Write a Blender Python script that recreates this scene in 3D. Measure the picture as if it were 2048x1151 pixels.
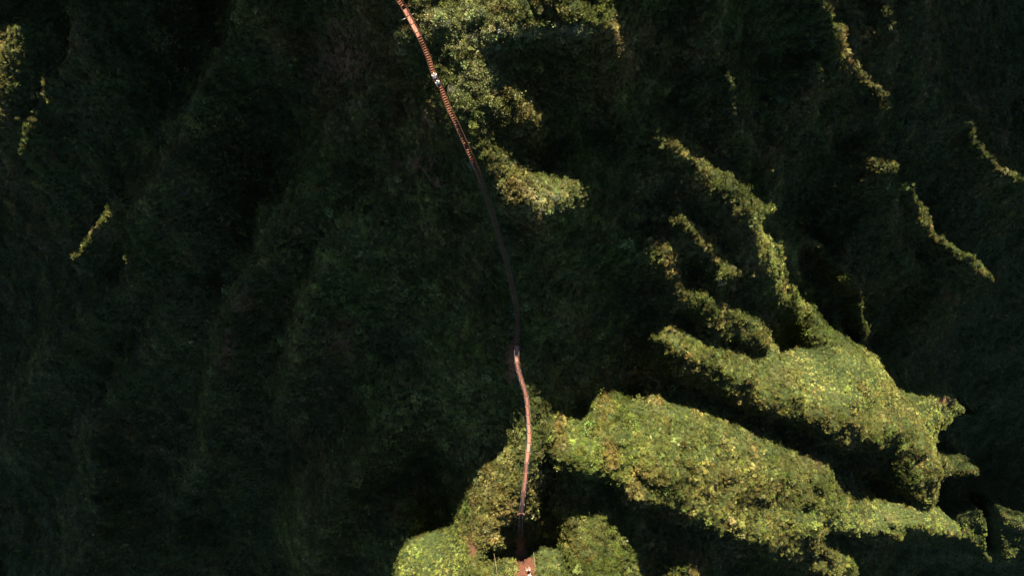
import bpy, bmesh, math, random
import numpy as np
from mathutils import Vector, Matrix
for o in list(bpy.data.objects): bpy.data.objects.remove(o, do_unlink=True)
scene = bpy.context.scene
SUN_EL = math.atan(0.60)
# ------------------------------------------------------------------ camera (drone looking straight down)
cam_d = bpy.data.cameras.new('drone_camera'); cam = bpy.data.objects.new('drone_camera', cam_d)
scene.collection.objects.link(cam); scene.camera = cam
cam_d.sensor_width = 36.0; cam_d.lens = 36.0*1365.0/2048.0
cam_d.clip_start = 1.0; cam_d.clip_end = 1200.0
cam.location = (0, 0, 0); cam.rotation_euler = (0, 0, 0)
# ------------------------------------------------------------------ sky and sun
world = bpy.data.worlds.new('World'); scene.world = world; world.use_nodes = True
wn = world.node_tree.nodes; wl = world.node_tree.links
sky = wn.new('ShaderNodeTexSky'); sky.sky_type = 'NISHITA'; sky.sun_disc = False
sky.sun_elevation = SUN_EL; sky.sun_rotation = 0.0; sky.altitude = 800.0
sky.air_density = 0.38; sky.dust_density = 0.3; sky.ozone_density = 1.0
bgn = [n for n in wn if n.type == 'BACKGROUND'][0]
wl.new(sky.outputs[0], bgn.inputs[0]); bgn.inputs[1].default_value = 0.05
sun_d = bpy.data.lights.new('sun', 'SUN'); sun = bpy.data.objects.new('sun', sun_d)
scene.collection.objects.link(sun)
sun_d.energy = 5.0; sun_d.angle = math.radians(0.5); sun_d.color = (1.0, 0.89, 0.68)
sun.rotation_euler = (-(math.pi/2 - SUN_EL), 0, 0)
vs_ = scene.view_settings
vs_.view_transform = 'Standard'; vs_.look = 'None'; vs_.exposure = 2.15; vs_.gamma = 1.0
vs_.use_curve_mapping = False
scene.cycles.max_bounces = 6; scene.cycles.diffuse_bounces = 3; scene.cycles.glossy_bounces = 2
scene.cycles.transmission_bounces = 3

DENS = 10.0
F=1365.0; CU=1024.0; CV=575.5; TAN=0.60
# ---------------------------------------------------------------- sunlit areas and crests as seen from the drone
LIT=[
 # knoll with the flat top, its spur and its tongue
 [(770,-60),(790,20),(815,40),(787,62),(792,88),(830,95),(845,112),(850,140),(862,175),(850,205),(872,235),(886,253),(904,265),(919,291),(927,314),(942,324),(962,336),(977,354),(1003,392),(1031,410),(1069,420),(1089,440),(1114,420),(1145,407),(1170,395),(1185,390),(1183,369),(1157,352),(1112,359),(1094,354),(1074,344),(1036,329),(993,283),(977,258),(988,238),(1026,241),(1055,250),(1077,256),(1098,268),(1085,240),(1060,205),(1030,175),(1000,150),(985,130),(965,95),(1010,85),(1050,75),(1090,65),(1150,75),(1210,78),(1232,105),(1247,120),(1241,60),(1230,30),(1205,-60)],
 [(1215,-60),(1235,10),(1262,12),(1270,-60)],
 # ridge shoulder and the big right slope
 [(1050,790),(1062,761),(1076,779),(1091,804),(1112,825),(1137,836),(1169,843),(1176,822),(1190,786),(1233,783),(1255,800),(1290,805),(1303,780),(1325,793),(1355,805),(1397,818),(1438,837),(1480,855),(1517,874),(1563,892),(1609,908),(1646,920),(1669,938),(1683,966),(1701,989),(1738,998),(1771,1008),(1798,1017),(1821,1008),(1845,1021),(1877,1021),(1895,1031),(1923,1021),(1951,1012),(1969,1021),(1983,1045),(1978,1086),(1988,1123),(1978,1132),(1965,1105),(1941,1081),(1905,1072),(1863,1068),(1831,1063),(1808,1081),(1771,1068),(1729,1068),(1692,1063),(1655,1063),(1641,1077),(1674,1100),(1706,1118),(1725,1137),(1706,1200),(1690,1160),(1632,1146),(1591,1132),(1554,1123),(1517,1105),(1480,1081),(1434,1063),(1378,1026),(1332,1012),(1258,1004),(1244,972),(1208,954),(1158,954),(1130,942),(1112,933),(1101,911),(1087,912),(1082,954),(1074,990),(1077,1022),(1070,1040),(1050,1036),(1040,1036),(1026,1043),(1008,1061),(1012,1085),(994,1104),(958,1113),(962,1122),(1030,1124),(1028,1140),(1045,1128),(1073,1112),(1123,1108),(1133,1061),(1140,1030),(1208,1025),(1219,1061),(1244,1072),(1273,1115),(1282,1150),(1285,1230),(780,1230),(783,1129),(794,1097),(808,1076),(851,1075),(891,1065),(916,1050),(919,1026),(941,990),(955,954),(966,929),(1008,908),(1030,861),(1044,818)],
 [(1025,712),(1043,712),(1052,752),(1064,792),(1040,792),(1031,750)],
 [(1320,1200),(1323,1151),(1341,1132),(1397,1132),(1400,1200)],
 [(1983,998),(2015,1012),(2080,1028),(2080,1085),(2034,1109),(2015,1128),(2001,1109),(1997,1063),(1988,1035)],
 # spurs of the right flank
 [(1296,480),(1338,478),(1350,499),(1353,527),(1362,555),(1376,579),(1404,579),(1432,595),(1451,616),(1493,621),(1521,635),(1545,658),(1564,687),(1587,715),(1564,719),(1540,701),(1521,687),(1493,687),(1465,677),(1428,663),(1399,630),(1376,612),(1353,593),(1353,569),(1334,546),(1301,527),(1287,504)],
 [(1338,415),(1353,415),(1376,443),(1399,457),(1423,485),(1442,513),(1465,536),(1484,539),(1475,555),(1456,555),(1446,574),(1432,574),(1437,541),(1423,513),(1399,490),(1367,457),(1346,438)],
 [(1334,270),(1348,272),(1376,304),(1414,325),(1451,344),(1475,358),(1517,391),(1564,412),(1561,424),(1540,424),(1521,421),(1531,452),(1559,480),(1573,518),(1587,560),(1615,607),(1643,630),(1662,649),(1709,677),(1737,691),(1760,705),(1776,735),(1789,763),(1812,782),(1840,784),(1877,784),(1909,793),(1928,809),(1932,823),(1914,837),(1891,851),(1872,869),(1863,888),(1877,902),(1900,908),(1932,902),(1941,920),(1960,943),(1955,950),(1923,955),(1886,961),(1877,975),(1868,1003),(1858,1012),(1835,1003),(1808,980),(1798,952),(1794,915),(1789,885),(1780,897),(1748,897),(1725,892),(1701,897),(1674,883),(1646,869),(1628,851),(1600,846),(1563,828),(1517,823),(1498,805),(1471,800),(1448,777),(1425,763),(1392,754),(1355,745),(1323,726),(1305,703),(1300,675),(1305,652),(1341,650),(1378,661),(1397,680),(1434,689),(1480,708),(1526,721),(1572,719),(1595,721),(1637,710),(1648,702),(1643,687),(1615,654),(1578,616),(1545,579),(1526,541),(1512,508),(1503,466),(1484,447),(1460,443),(1437,419),(1414,391),(1390,344),(1357,316),(1336,297)],
 [(1299,253),(1314,256),(1330,300),(1327,322),(1312,292)],
 [(1601,471),(1639,480),(1657,504),(1676,536),(1704,555),(1716,583),(1723,626),(1737,654),(1744,687),(1732,687),(1723,654),(1711,616),(1702,569),(1676,551),(1660,522),(1639,494),(1610,482)],
 # far crests on the right
 [(1450,138),(1468,156),(1471,198),(1484,245),(1479,248),(1463,198),(1455,161)],
 [(1538,297),(1560,297),(1568,313),(1563,326),(1549,307)],
 [(1632,-60),(1653,10),(1664,42),(1685,57),(1687,89),(1711,109),(1731,141),(1752,162),(1764,185),(1765,224),(1761,224),(1752,190),(1726,151),(1690,125),(1685,99),(1656,57),(1640,16),(1622,-60)],
 [(1632,117),(1643,125),(1661,167),(1656,167),(1640,141)],
 [(1721,31),(1747,78),(1773,122),(1765,120),(1742,86)],
 [(1760,10),(1768,16),(1778,57),(1789,83),(1778,78),(1768,57)],
 [(1799,365),(1812,362),(1825,391),(1851,422),(1877,464),(1903,485),(1940,505),(1966,526),(1987,558),(1987,573),(1956,552),(1919,521),(1883,495),(1862,469),(1836,448),(1825,412),(1810,375)],
 [(1916,240),(1945,242),(1956,281),(1976,307),(1997,336),(2034,349),(2100,375),(2100,384),(2029,354),(1997,347),(1971,318),(1950,287),(1943,250)],
 [(1742,297),(1784,333),(1773,360),(1752,318)],
 # far crests on the left
 [(-40,63),(31,52),(47,47),(39,104),(31,156),(16,240),(-40,235)],
 [(84,134),(96,151),(80,178),(67,209),(54,261),(41,316),(29,313),(32,275),(50,228),(61,187)],
 [(250,394),(263,407),(236,419),(210,455),(195,466),(179,502),(158,541),(144,537),(160,499),(178,457),(222,410)],
]
# crests that stay in the shade (they shape the land; some also get a paler relief tint)
STAIR=[(783,-14),(795,-1),(809,18),(838.7,74),(847.6,94),(857.7,117),(865.3,142),(874,165),(884.4,183),(892,203),(900,223),(910.5,243),(922.4,269),(930,286),(944.4,319),(957,347),(967,374.5),(977.4,405),(985,428),(995,463),(1005,496),(1014.3,526),(1019.8,551),(1026,581),(1032.3,607),(1034,627),(1034.8,652),(1034,690),(1033,707),(1034,724),(1037.4,741),(1042.5,757.7),(1048.3,774),(1053,793),(1055,811),(1056.5,830),(1057.4,848),(1058.4,866.4),(1058,885.5),(1055.5,904),(1053,924),(1051.7,943),(1049.8,962),(1047,981.5),(1044.6,1006),(1042,1027.4),(1041,1050),(1040,1080),(1045,1110),(1055,1151),(1060,1200)]
CREST=[STAIR,[(783,-14),(740,-120),(700,-300)],
 [(560,430),(520,520),(445,620),(430,700),(400,800),(370,920),(300,1010),(265,1050),(250,1200)],
 [(560,-100),(470,60),(400,180),(320,330),(255,400)],
 [(240,640),(160,850),(170,1050),(120,1200)],
 [(1030,690),(930,740),(800,840),(720,930),(640,1040),(560,1200)],
 [(880,300),(800,370),(700,450),(640,540),(610,660),(560,800)],
 [(800,60),(740,150),(670,250),(600,420)],
 [(200,-60),(140,100),(90,150)],
 [(150,540),(110,650),(60,760),(20,900)],
 [(1240,110),(1255,200),(1290,260)],
 [(1400,-60),(1455,140)],[(1490,250),(1560,310)],[(1700,230),(1742,297)],[(1784,333),(1800,365)],
 [(1990,570),(2010,650)],[(1640,165),(1700,250)],[(1920,245),(1850,100),(1830,-60)],
]
# (u, v, distance below the drone) of the main land form
CTRL=[(790,0,86),(838,74,85.8),(880,180,85.2),(930,290,84.4),(960,345,85.4),(985,428,92),(950,130,85.2),(955,200,84.8),(985,310,84.4),(1000,125,86),(945,88,85.2),(900,105,85.5),(1014,527,98),(1034,620,100),(1034,690,99),(1045,765,100),(1057,860,100),(1050,960,100),(1042,1030,100),(1040,1100,103),(1055,1151,104),
 (1000,65,82.3),(1100,68,81.6),(1210,75,82.0),(1240,20,85),(1100,0,84.6),(1000,10,85),(920,20,86),(900,60,85),(1095,265,87.5),(1030,200,85.3),(1090,430,86.8),(1185,375,88.5),(1050,380,85.8),
 (940,980,103),(860,1100,108),(790,1140,112),(700,1050,118),(620,1120,123),(530,520,116),(440,640,127),(390,900,153),(265,1050,178),(430,120,112),(300,340,117),(200,450,122),(150,530,128),(90,150,128),(40,310,135),(20,200,134),(700,300,101),(650,600,112),(800,700,112),(0,700,190),(0,1151,225),(0,0,130),(150,800,175),(560,900,135),(600,0,98),(700,120,93),
 (1320,270,104),(1560,415,121),(1340,410,106),(1480,550,120),(1290,500,104),(1580,715,132),(1300,655,109),(1450,715,121.5),(1640,715,136),(1740,690,142),(1780,770,147),(1920,820,163),(1950,940,170),(1850,900,159),(1190,790,104),(1250,800,106),(1400,840,115.5),(1690,950,144),(1800,1040,157),(1980,1080,180),(2030,1040,215),(1500,1050,134),(1300,1000,112),(1150,1080,107),(1280,1140,113),(1650,1130,152),(1150,600,103),(1150,880,102),
 (1450,150,106),(1560,310,117),(1650,0,114),(1760,180,128),(1740,80,125),(1780,60,129),(1800,370,141),(1990,570,168),(1920,245,160),(2048,370,180),(1630,120,115),(1400,0,100),(2048,0,180),(2048,800,205)]

def raster_poly(poly,X,Y,out):
    p=np.asarray(poly,float); ins=np.zeros(X.shape,bool)
    n=len(p)
    for i in range(n):
        x0,y0=p[i];x1,y1=p[(i+1)%n]
        if y0==y1: continue
        c=(y0>Y)!=(y1>Y)
        ins^= c & (X < (x1-x0)*(Y-y0)/(y1-y0)+x0)
    out|=ins
def dist_field(mask,spacing):
    """distance (px) to the nearest True cell, jump flooding"""
    H,W=mask.shape
    yy,xx=np.mgrid[0:H,0:W].astype(np.float32)
    big=1e6
    sx=np.where(mask,xx,big).astype(np.float32); sy=np.where(mask,yy,big).astype(np.float32)
    best=(sx-xx)**2+(sy-yy)**2
    k=512
    while k>=1:
        for dy in (-k,0,k):
            for dx in (-k,0,k):
                if dx==0 and dy==0: continue
                if abs(dy)>=H or abs(dx)>=W: continue
                ys=slice(max(0,dy),H+min(0,dy)); yd=slice(max(0,-dy),H-max(0,dy))
                xs=slice(max(0,dx),W+min(0,dx)); xd=slice(max(0,-dx),W-max(0,dx))
                nx=sx[ys,xs]; ny=sy[ys,xs]
                d=(nx-xx[yd,xd])**2+(ny-yy[yd,xd])**2
                b=d<best[yd,xd]
                best[yd,xd]=np.where(b,d,best[yd,xd]); sx[yd,xd]=np.where(b,nx,sx[yd,xd]); sy[yd,xd]=np.where(b,ny,sy[yd,xd])
        k//=2
    return np.sqrt(best)*spacing
def bil(A,r,c):
    H,W=A.shape
    r=np.clip(r,0,H-1.001); c=np.clip(c,0,W-1.001)
    i=r.astype(int); j=c.astype(int); a=r-i; b=c-j
    return (A[i,j]*(1-a)*(1-b)+A[i+1,j]*a*(1-b)+A[i,j+1]*(1-a)*b+A[i+1,j+1]*a*b)
def blur(A,s):
    r=max(1,int(3*s)); k=np.exp(-0.5*(np.arange(-r,r+1)/s)**2); k/=k.sum()
    for ax in (0,1):
        P=np.pad(A,[(r,r) if a==ax else (0,0) for a in (0,1)],mode='edge')
        B=np.zeros_like(A); n=A.shape[ax]
        for q,w in enumerate(k):
            B+=w*(P[q:q+n] if ax==0 else P[:,q:q+n])
        A=B
    return A
def vnoise(x,y,seed):
    rng=np.random.RandomState(seed); T=rng.rand(256,256)
    i=np.floor(x).astype(int); j=np.floor(y).astype(int); a=x-i; b=y-j
    a=a*a*(3-2*a); b=b*b*(3-2*b)
    g=lambda p,q:T[p%256,q%256]
    return (g(i,j)*(1-a)*(1-b)+g(i+1,j)*a*(1-b)+g(i,j+1)*(1-a)*b+g(i+1,j+1)*a*b)*2-1
def fbm(x,y,seed,o=4):
    s=0;a=1.
    for k in range(o):
        s=s+a*vnoise(x*2**k+17.3*k,y*2**k+5.1*k,seed+k); a*=.5
    return s
# image-space helper grids: u in [-300,2350], v in [-400,1500]
U0,V0,ST=-300,-400,3
def make_maps():
    us=np.arange(U0,2350,ST,dtype=float); vs=np.arange(V0,1500,ST,dtype=float)
    X,Y=np.meshgrid(us,vs)
    lit=np.zeros(X.shape,bool)
    for p in LIT: raster_poly(p,X,Y,lit)
    cr=lit.copy()
    for pl in CREST:
        for (a,b),(c,d) in zip(pl[:-1],pl[1:]):
            n=int(max(abs(c-a),abs(d-b))/1.5)+2
            t=np.linspace(0,1,n); i=((b+(d-b)*t-V0)/ST).round().astype(int); j=((a+(c-a)*t-U0)/ST).round().astype(int)
            ok=(i>=0)&(i<cr.shape[0])&(j>=0)&(j<cr.shape[1]); cr[i[ok],j[ok]]=True
    sd=dist_field(~lit,ST)-dist_field(lit,ST)      # + inside lit
    sd=sd+3.6*fbm(X/26,Y/26,611,3)*np.clip(np.abs(sd)/6+0.3,0.3,1)
    dc=dist_field(cr,ST)
    # thin plate spline of distance
    P=np.array(CTRL,float); A=P[:,:2]/500.; n=len(A)
    def phi(r2): return np.where(r2>0,0.5*r2*np.log(np.maximum(r2,1e-12)),0)
    K=phi(((A[:,None]-A[None])**2).sum(-1))+1e-3*np.eye(n)
    Q=np.c_[np.ones(n),A]; M=np.block([[K,Q],[Q.T,np.zeros((3,3))]])
    w=np.linalg.solve(M,np.r_[P[:,2],0,0,0])
    gu=np.arange(U0,2351,25.); gv=np.arange(V0,1501,25.)
    # outside the picture hold the border value, going gently on
    GX,GY=np.meshgrid(np.clip(gu,-150,2200),np.clip(gv,-60,1230))
    E=np.c_[GX.ravel(),GY.ravel()]/500.
    D=phi(((E[:,None]-A[None])**2).sum(-1))@w[:n]+w[n]+E@w[n+1:]
    D=np.where(D>185,185+40*(1-np.exp(-(D-185)/40)),D)
    return sd,dc,D.reshape(GX.shape)
X0,X1,Y0,Y1,CELL=-230.,255.,-150.,165.,0.7
def solve(iters=50,verbose=False):
    sd,dc,D=make_maps()
    xs=np.arange(X0,X1+1e-6,CELL); ys=np.arange(Y1,Y0-1e-6,-CELL)     # rows run away from the sun
    X,Y=np.meshgrid(xs,ys)
    z=np.full(X.shape,-115.)
    for k in range(40):
        u=CU+F*X/(-z); v=CV-F*Y/(-z)
        zn=-bil(D,(v-V0)/25.,(u-U0)/25.); z=z+0.5*(zn-z)
    env=z
    def look(A,z):
        u=CU+F*X/(-z); v=CV-F*Y/(-z)
        return bil(A,(v-V0)/ST,(u-U0)/ST),u,v
    dcm,u,v=look(dc,env); dm=dcm*(-env)/F
    k=0.6+1.0*np.clip((np.abs(u-1000)-150)/500,0,1)
    cap=6+20*np.clip((np.abs(u-1000)-150)/700,0,1)
    cl=np.clip((850-u)/200,0,1)*np.clip((u-230)/180,0,1); k=k*(1+.9*cl); cap=cap*(1+1.3*cl)
    carve=cap*(1-np.exp(-k*dm/cap))
    wob=fbm(X/14,Y/14,3,4)*1.1+fbm(X/5+.3*Y/5,Y/9,9,3)*0.5
    inside,_,_=look(sd,env)
    h0=env-carve+wob*np.clip(1.2-inside*0.004,0.35,1.2)
    h=blur(h0,1.0)
    s0,u0,v0=look(sd,env); in0=(v0>-30)&(v0<1420)&(u0>-280)&(u0<2345)
    firstlit=np.full(len(xs),1e9); need=np.full(len(xs),-1e9); run=np.ones(len(xs),bool)
    gref=h0-Y*TAN
    for r in range(len(ys)):
        L=in0[r]&run&(s0[r]>1)
        firstlit[L]=gref[r][L]; run&=~L
        S=in0[r]&(s0[r]<=0)&run; need[S]=np.maximum(need[S],gref[r][S])
    G0=np.minimum(np.where(need>-1e8,need+2.5,1e9),firstlit-0.25); G0=np.where(G0>1e8,np.median(G0),G0)
    for k in range(1,60):
        G0[k:]=np.minimum(G0[k:],G0[:-k]+k*CELL*1.1); G0[:-k]=np.minimum(G0[:-k],G0[k:]+k*CELL*1.1)
    hs=env.copy(); litp=(s0>0)&in0
    for it in range(iters):
        s,u,v=look(sd,h)
        if it%3==0:
            w=litp*1.0+1e-4; hs=0.5*hs+0.5*(env+blur((h-env)*w,6.0)/blur(w,6.0))
            s0,u0,_=look(sd,hs)
        infr=(v>-30)&(v<1420)&(u>-280)&(u<2345)
        far_=np.abs(u0-1000)>520
        s=np.where(far_,0.1*s+0.9*s0,s)
        litc=(s>-1.5)&infr; shd=(s<=-1.5)&infr
        smet=s*(-h)/F; litp=litc
        g=h-Y*TAN
        # off-picture shoulders: the mountain above the picture rises until it keeps the sun off each column
        edge=np.argmax(v>-40,axis=0); ci=np.arange(len(xs))
        ge=g[edge,ci]; G=np.maximum(G0,ge-3)
        hw=g.copy()
        for k in range(0,220):
            r=np.clip(edge-k,0,len(ys)-1)
            val=np.minimum(ge+k*CELL*0.75,G)
            val=np.where(k*CELL>(G-ge)/0.75+14,G-(k*CELL-(G-ge)/0.75-14)*0.9,val)
            ok=edge-k>=0
            hw[r[ok],ci[ok]]=val[ok]
        g=np.where(np.arange(len(ys))[:,None]<edge[None],hw,g)
        LB=0.35*np.clip((np.abs(u-1050)-180)/150,0.3,1); pl=np.zeros(len(xs),bool)
        H=np.full(len(xs),-1e9); gn=g.copy()
        for r in range(len(ys)):
            gr=gn[r]
            L=litc[r]; S=shd[r]
            gr=np.where(L,np.maximum(gr,H+np.where(pl,0.11,LB[r])),gr)
            mar=np.minimum(0.3+(-smet[r])*0.8,2.6)
            lim=np.where(H>-1e8,H-mar-np.minimum(0.8*carve[r],11+12*cl[r]),gr)
            gr=np.where(S,np.minimum(gr,lim),gr)
            gn[r]=gr; H=np.maximum(H,gr); pl=L
        delta=gn-(h0-Y*TAN)
        if it<iters-1:
            sg=2.2 if it<iters*0.5 else (1.2 if it<iters*0.8 else 0.7)
            delta=blur(delta,sg)
        else: delta=blur(delta,0.8)
        h=h0+delta
    # round each sunlit back: bright where it meets the light, grazing where it turns away
    g=h-Y*TAN; n=len(ys); LC=(s>0)&infr
    st=np.zeros(h.shape,int); gs=np.zeros_like(h); en=np.zeros(h.shape,int); ge_=np.zeros_like(h)
    cs=np.zeros(len(xs),int); cg=g[0].copy()
    for r in range(n):
        new=LC[r]&~(LC[r-1] if r else np.zeros(len(xs),bool)); cs=np.where(new,r,cs); cg=np.where(new,g[r],cg)
        st[r]=cs; gs[r]=cg
    cs=np.zeros(len(xs),int)+n; cg=g[-1].copy()
    for r in range(n-1,-1,-1):
        new=LC[r]&~(LC[r+1] if r<n-1 else np.zeros(len(xs),bool)); cs=np.where(new,r,cs); cg=np.where(new,g[r],cg)
        en[r]=cs; ge_[r]=cg
    ln=np.maximum(en-st,1); tau=np.clip((np.arange(n)[:,None]-st)/ln,0,1)
    rise=np.maximum(ge_-gs,0.12*ln*CELL); tgt=gs+rise*(1-(1-tau)**2.2)
    dl=np.where(LC&(ln*CELL>3.0),(tgt-g)*0.75*np.clip((ln*CELL-3)/4,0,1),0)
    h=h+blur(np.clip(dl,-4,4),1.6)
    wide=np.clip(blur(np.maximum(smet,0),5.0)/0.9-.3,0,1)
    h=h-0.75*np.exp(-np.maximum(smet,0)/1.3)*wide*(smet>-3)
    far=np.clip((-smet-3.5)/6,0,1)*infr
    h=h+(blur(h,2.2)-h)*far*0.7
    h=h+far*(fbm(X/11,Y/11,31,4)*0.9+fbm(X/4,Y/7,77,3)*0.35)
    h=h+1.15*np.clip(fbm(X/2.9,Y/2.9,191,2)-.05,0,1)*np.clip(smet/2.5,0,1)*np.clip((u0-1090)/60,0,1)
    al=X*.83-Y*.56; ac=X*.56+Y*.83
    h=h+(1.7*fbm(al/16,ac/7.5,231,2)*np.clip((u0-1080)/120,0,1)*np.clip(smet/4,0,1)+0.68*fbm(X/4.8+.25*Y/4.8,Y/5.4,131,3)+0.40*fbm(X/2.3,Y/2.3,171,2))*np.clip(np.abs(smet)/3-.15,0.08,1)
    return xs,ys,h,env,h0,look,sd
# ================================================================== helpers
COL = scene.collection
def link(o, parent=None):
    COL.objects.link(o)
    if parent is not None: o.parent = parent
    return o
def tag(o, label=None, cat=None, group=None, kind=None):
    if label: o['label'] = label
    if cat: o['category'] = cat
    if group: o['group'] = group
    if kind: o['kind'] = kind
    return o
def empty(name, loc=(0,0,0), label=None, cat=None, group=None):
    o = bpy.data.objects.new(name, None); link(o); o.location = loc
    o.empty_display_size = 0.2
    return tag(o, label, cat, group)
def mesh_obj(name, verts, faces, mat, parent=None, smooth=False):
    me = bpy.data.meshes.new(name); me.from_pydata([tuple(v) for v in verts], [], faces); me.update()
    if mat: me.materials.append(mat)
    if smooth: me.polygons.foreach_set('use_smooth', [True]*len(me.polygons))
    return link(bpy.data.objects.new(name, me), parent)
def nodes_of(m):
    m.use_nodes = True; nt = m.node_tree
    for n in list(nt.nodes): nt.nodes.remove(n)
    return nt
def paint_material(name, c0, c1, scale=6.0, rough=0.6, metal=0.0, bump=0.15, c2=None, spec=0.4):
    m = bpy.data.materials.new(name); nt = nodes_of(m); N = nt.nodes.new; L = nt.links.new
    out = N('ShaderNodeOutputMaterial'); b = N('ShaderNodeBsdfPrincipled'); L(b.outputs[0], out.inputs[0])
    tc = N('ShaderNodeTexCoord'); no = N('ShaderNodeTexNoise'); no.inputs['Scale'].default_value = scale; no.inputs['Detail'].default_value = 6
    L(tc.outputs['Object'], no.inputs['Vector'])
    r = N('ShaderNodeValToRGB'); r.color_ramp.elements[0].position = .35; r.color_ramp.elements[1].position = .65
    r.color_ramp.elements[0].color = (*c0, 1); r.color_ramp.elements[1].color = (*c1, 1)
    if c2: e = r.color_ramp.elements.new(.5); e.color = (*c2, 1)
    L(no.outputs['Fac'], r.inputs[0]); L(r.outputs[0], b.inputs['Base Color'])
    b.inputs['Roughness'].default_value = rough; b.inputs['Metallic'].default_value = metal
    b.inputs['Specular IOR Level'].default_value = spec
    if bump:
        n2 = N('ShaderNodeTexNoise'); n2.inputs['Scale'].default_value = scale*5; L(tc.outputs['Object'], n2.inputs['Vector'])
        bp = N('ShaderNodeBump'); bp.inputs['Strength'].default_value = bump; bp.inputs['Distance'].default_value = .02
        L(n2.outputs['Fac'], bp.inputs['Height']); L(bp.outputs[0], b.inputs['Normal'])
    return m
# ================================================================== the mountain
XS, YS, HT, ENV, H0, LOOK, SDM = solve(40)
NX, NY = len(XS), len(YS)
def ground(x, y):
    return bil(HT, (YS[0]-np.asarray(y, float))/CELL, (np.asarray(x, float)-XS[0])/CELL)
def at_px(u, v, lift=0.0):
    """point of the land seen at photo position (u, v)"""
    u = np.asarray(u, float); v = np.asarray(v, float); z = np.full(u.shape, -70.0) if u.shape else np.array(-70.0)
    done = np.zeros(z.shape, bool)
    for k in range(900):
        x = (u-CU)/F*(-z); y = (CV-v)/F*(-z)
        done |= ground(x, y)+lift >= z
        if done.all(): break
        z = np.where(done, z, z-0.25)
    return np.stack([(u-CU)/F*(-z), (CV-v)/F*(-z), z], -1)
XX, YY = np.meshgrid(XS, YS)
HT = HT + 0.10*fbm(XX/1.9, YY/1.9, 88, 3)
GYr, GXr = np.gradient(HT, -CELL, CELL)
UU = CU+F*XX/(-HT); VV = CV-F*YY/(-HT)
# soil colour: where the land itself is bare, red or brown
SCARS = [(700,130,60,70,.9),(690,60,40,50,.7),(830,330,60,30,.7),(860,360,40,22,.6),(945,1085,7,26,1.),(947,1000,5,60,.7),(1020,740,12,50,.8),(1025,700,10,30,.8),(855,230,26,40,.8),(690,700,40,60,.35),(480,600,30,50,.5),(455,700,20,60,.5),(560,560,40,40,.3),(1900,800,18,8,.7),(1040,1105,10,26,1.)]
def bare(u, v):
    s = 0*u
    for (a, b, ru, rv, w) in SCARS:
        s = np.maximum(s, w*np.exp(-((u-a)/ru)**2-((v-b)/rv)**2))
    return s
BARE = np.clip(bare(UU, VV)*1.4 + 0.35*fbm(XX/6, YY/6, 55, 3)-0.2, 0, 1)
me = bpy.data.meshes.new('terrain')
ZN = HT-.05
co = np.stack([XX, YY, ZN], -1).reshape(-1, 3)
idx = np.arange(NX*NY).reshape(NY, NX)
q = np.stack([idx[1:, :-1], idx[1:, 1:], idx[:-1, 1:], idx[:-1, :-1]], -1).reshape(-1, 4)
me.vertices.add(len(co)); me.vertices.foreach_set('co', co.ravel())
me.loops.add(q.size); me.loops.foreach_set('vertex_index', q.ravel())
me.polygons.add(len(q)); me.polygons.foreach_set('loop_start', np.arange(0, q.size, 4)); me.polygons.foreach_set('loop_total', np.full(len(q), 4))
me.update(calc_edges=True)
me.polygons.foreach_set('use_smooth', np.ones(len(q), bool))
ca = me.attributes.new('soil', 'FLOAT', 'POINT'); ca.data.foreach_set('value', BARE.ravel().astype(np.float32))
mt = bpy.data.materials.new('hillside_soil'); nt = nodes_of(mt); N = nt.nodes.new; L = nt.links.new
out = N('ShaderNodeOutputMaterial'); b = N('ShaderNodeBsdfPrincipled'); L(b.outputs[0], out.inputs[0])
tc = N('ShaderNodeTexCoord'); n1 = N('ShaderNodeTexNoise'); n1.inputs['Scale'].default_value = 1.3; n1.inputs['Detail'].default_value = 8
L(tc.outputs['Object'], n1.inputs['Vector'])
r1 = N('ShaderNodeValToRGB'); r1.color_ramp.elements[0].color = (.018, .026, .010, 1); r1.color_ramp.elements[1].color = (.05, .065, .02, 1)
r1.color_ramp.elements[0].position = .35; r1.color_ramp.elements[1].position = .7
r2 = N('ShaderNodeValToRGB'); r2.color_ramp.elements[0].color = (.10, .045, .025, 1); r2.color_ramp.elements[1].color = (.22, .10, .06, 1)
L(n1.outputs['Fac'], r1.inputs[0]); L(n1.outputs['Fac'], r2.inputs[0])
at = N('ShaderNodeAttribute'); at.attribute_name = 'soil'
mx = N('ShaderNodeMix'); mx.data_type = 'RGBA'; L(at.outputs['Fac'], mx.inputs['Factor']); L(r1.outputs[0], mx.inputs[6]); L(r2.outputs[0], mx.inputs[7])
L(mx.outputs[2], b.inputs['Base Color']); b.inputs['Roughness'].default_value = .95; b.inputs['Specular IOR Level'].default_value = .1
bp = N('ShaderNodeBump'); bp.inputs['Strength'].default_value = .6; bp.inputs['Distance'].default_value = .15
n3 = N('ShaderNodeTexNoise'); n3.inputs['Scale'].default_value = 5; L(tc.outputs['Object'], n3.inputs['Vector']); L(n3.outputs['Fac'], bp.inputs['Height']); L(bp.outputs[0], b.inputs['Normal'])
me.materials.append(mt)
terrain = link(bpy.data.objects.new('terrain', me)); tag(terrain, 'steep fluted green mountain slopes falling away from the narrow ridge', 'mountain', kind='structure')

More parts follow.
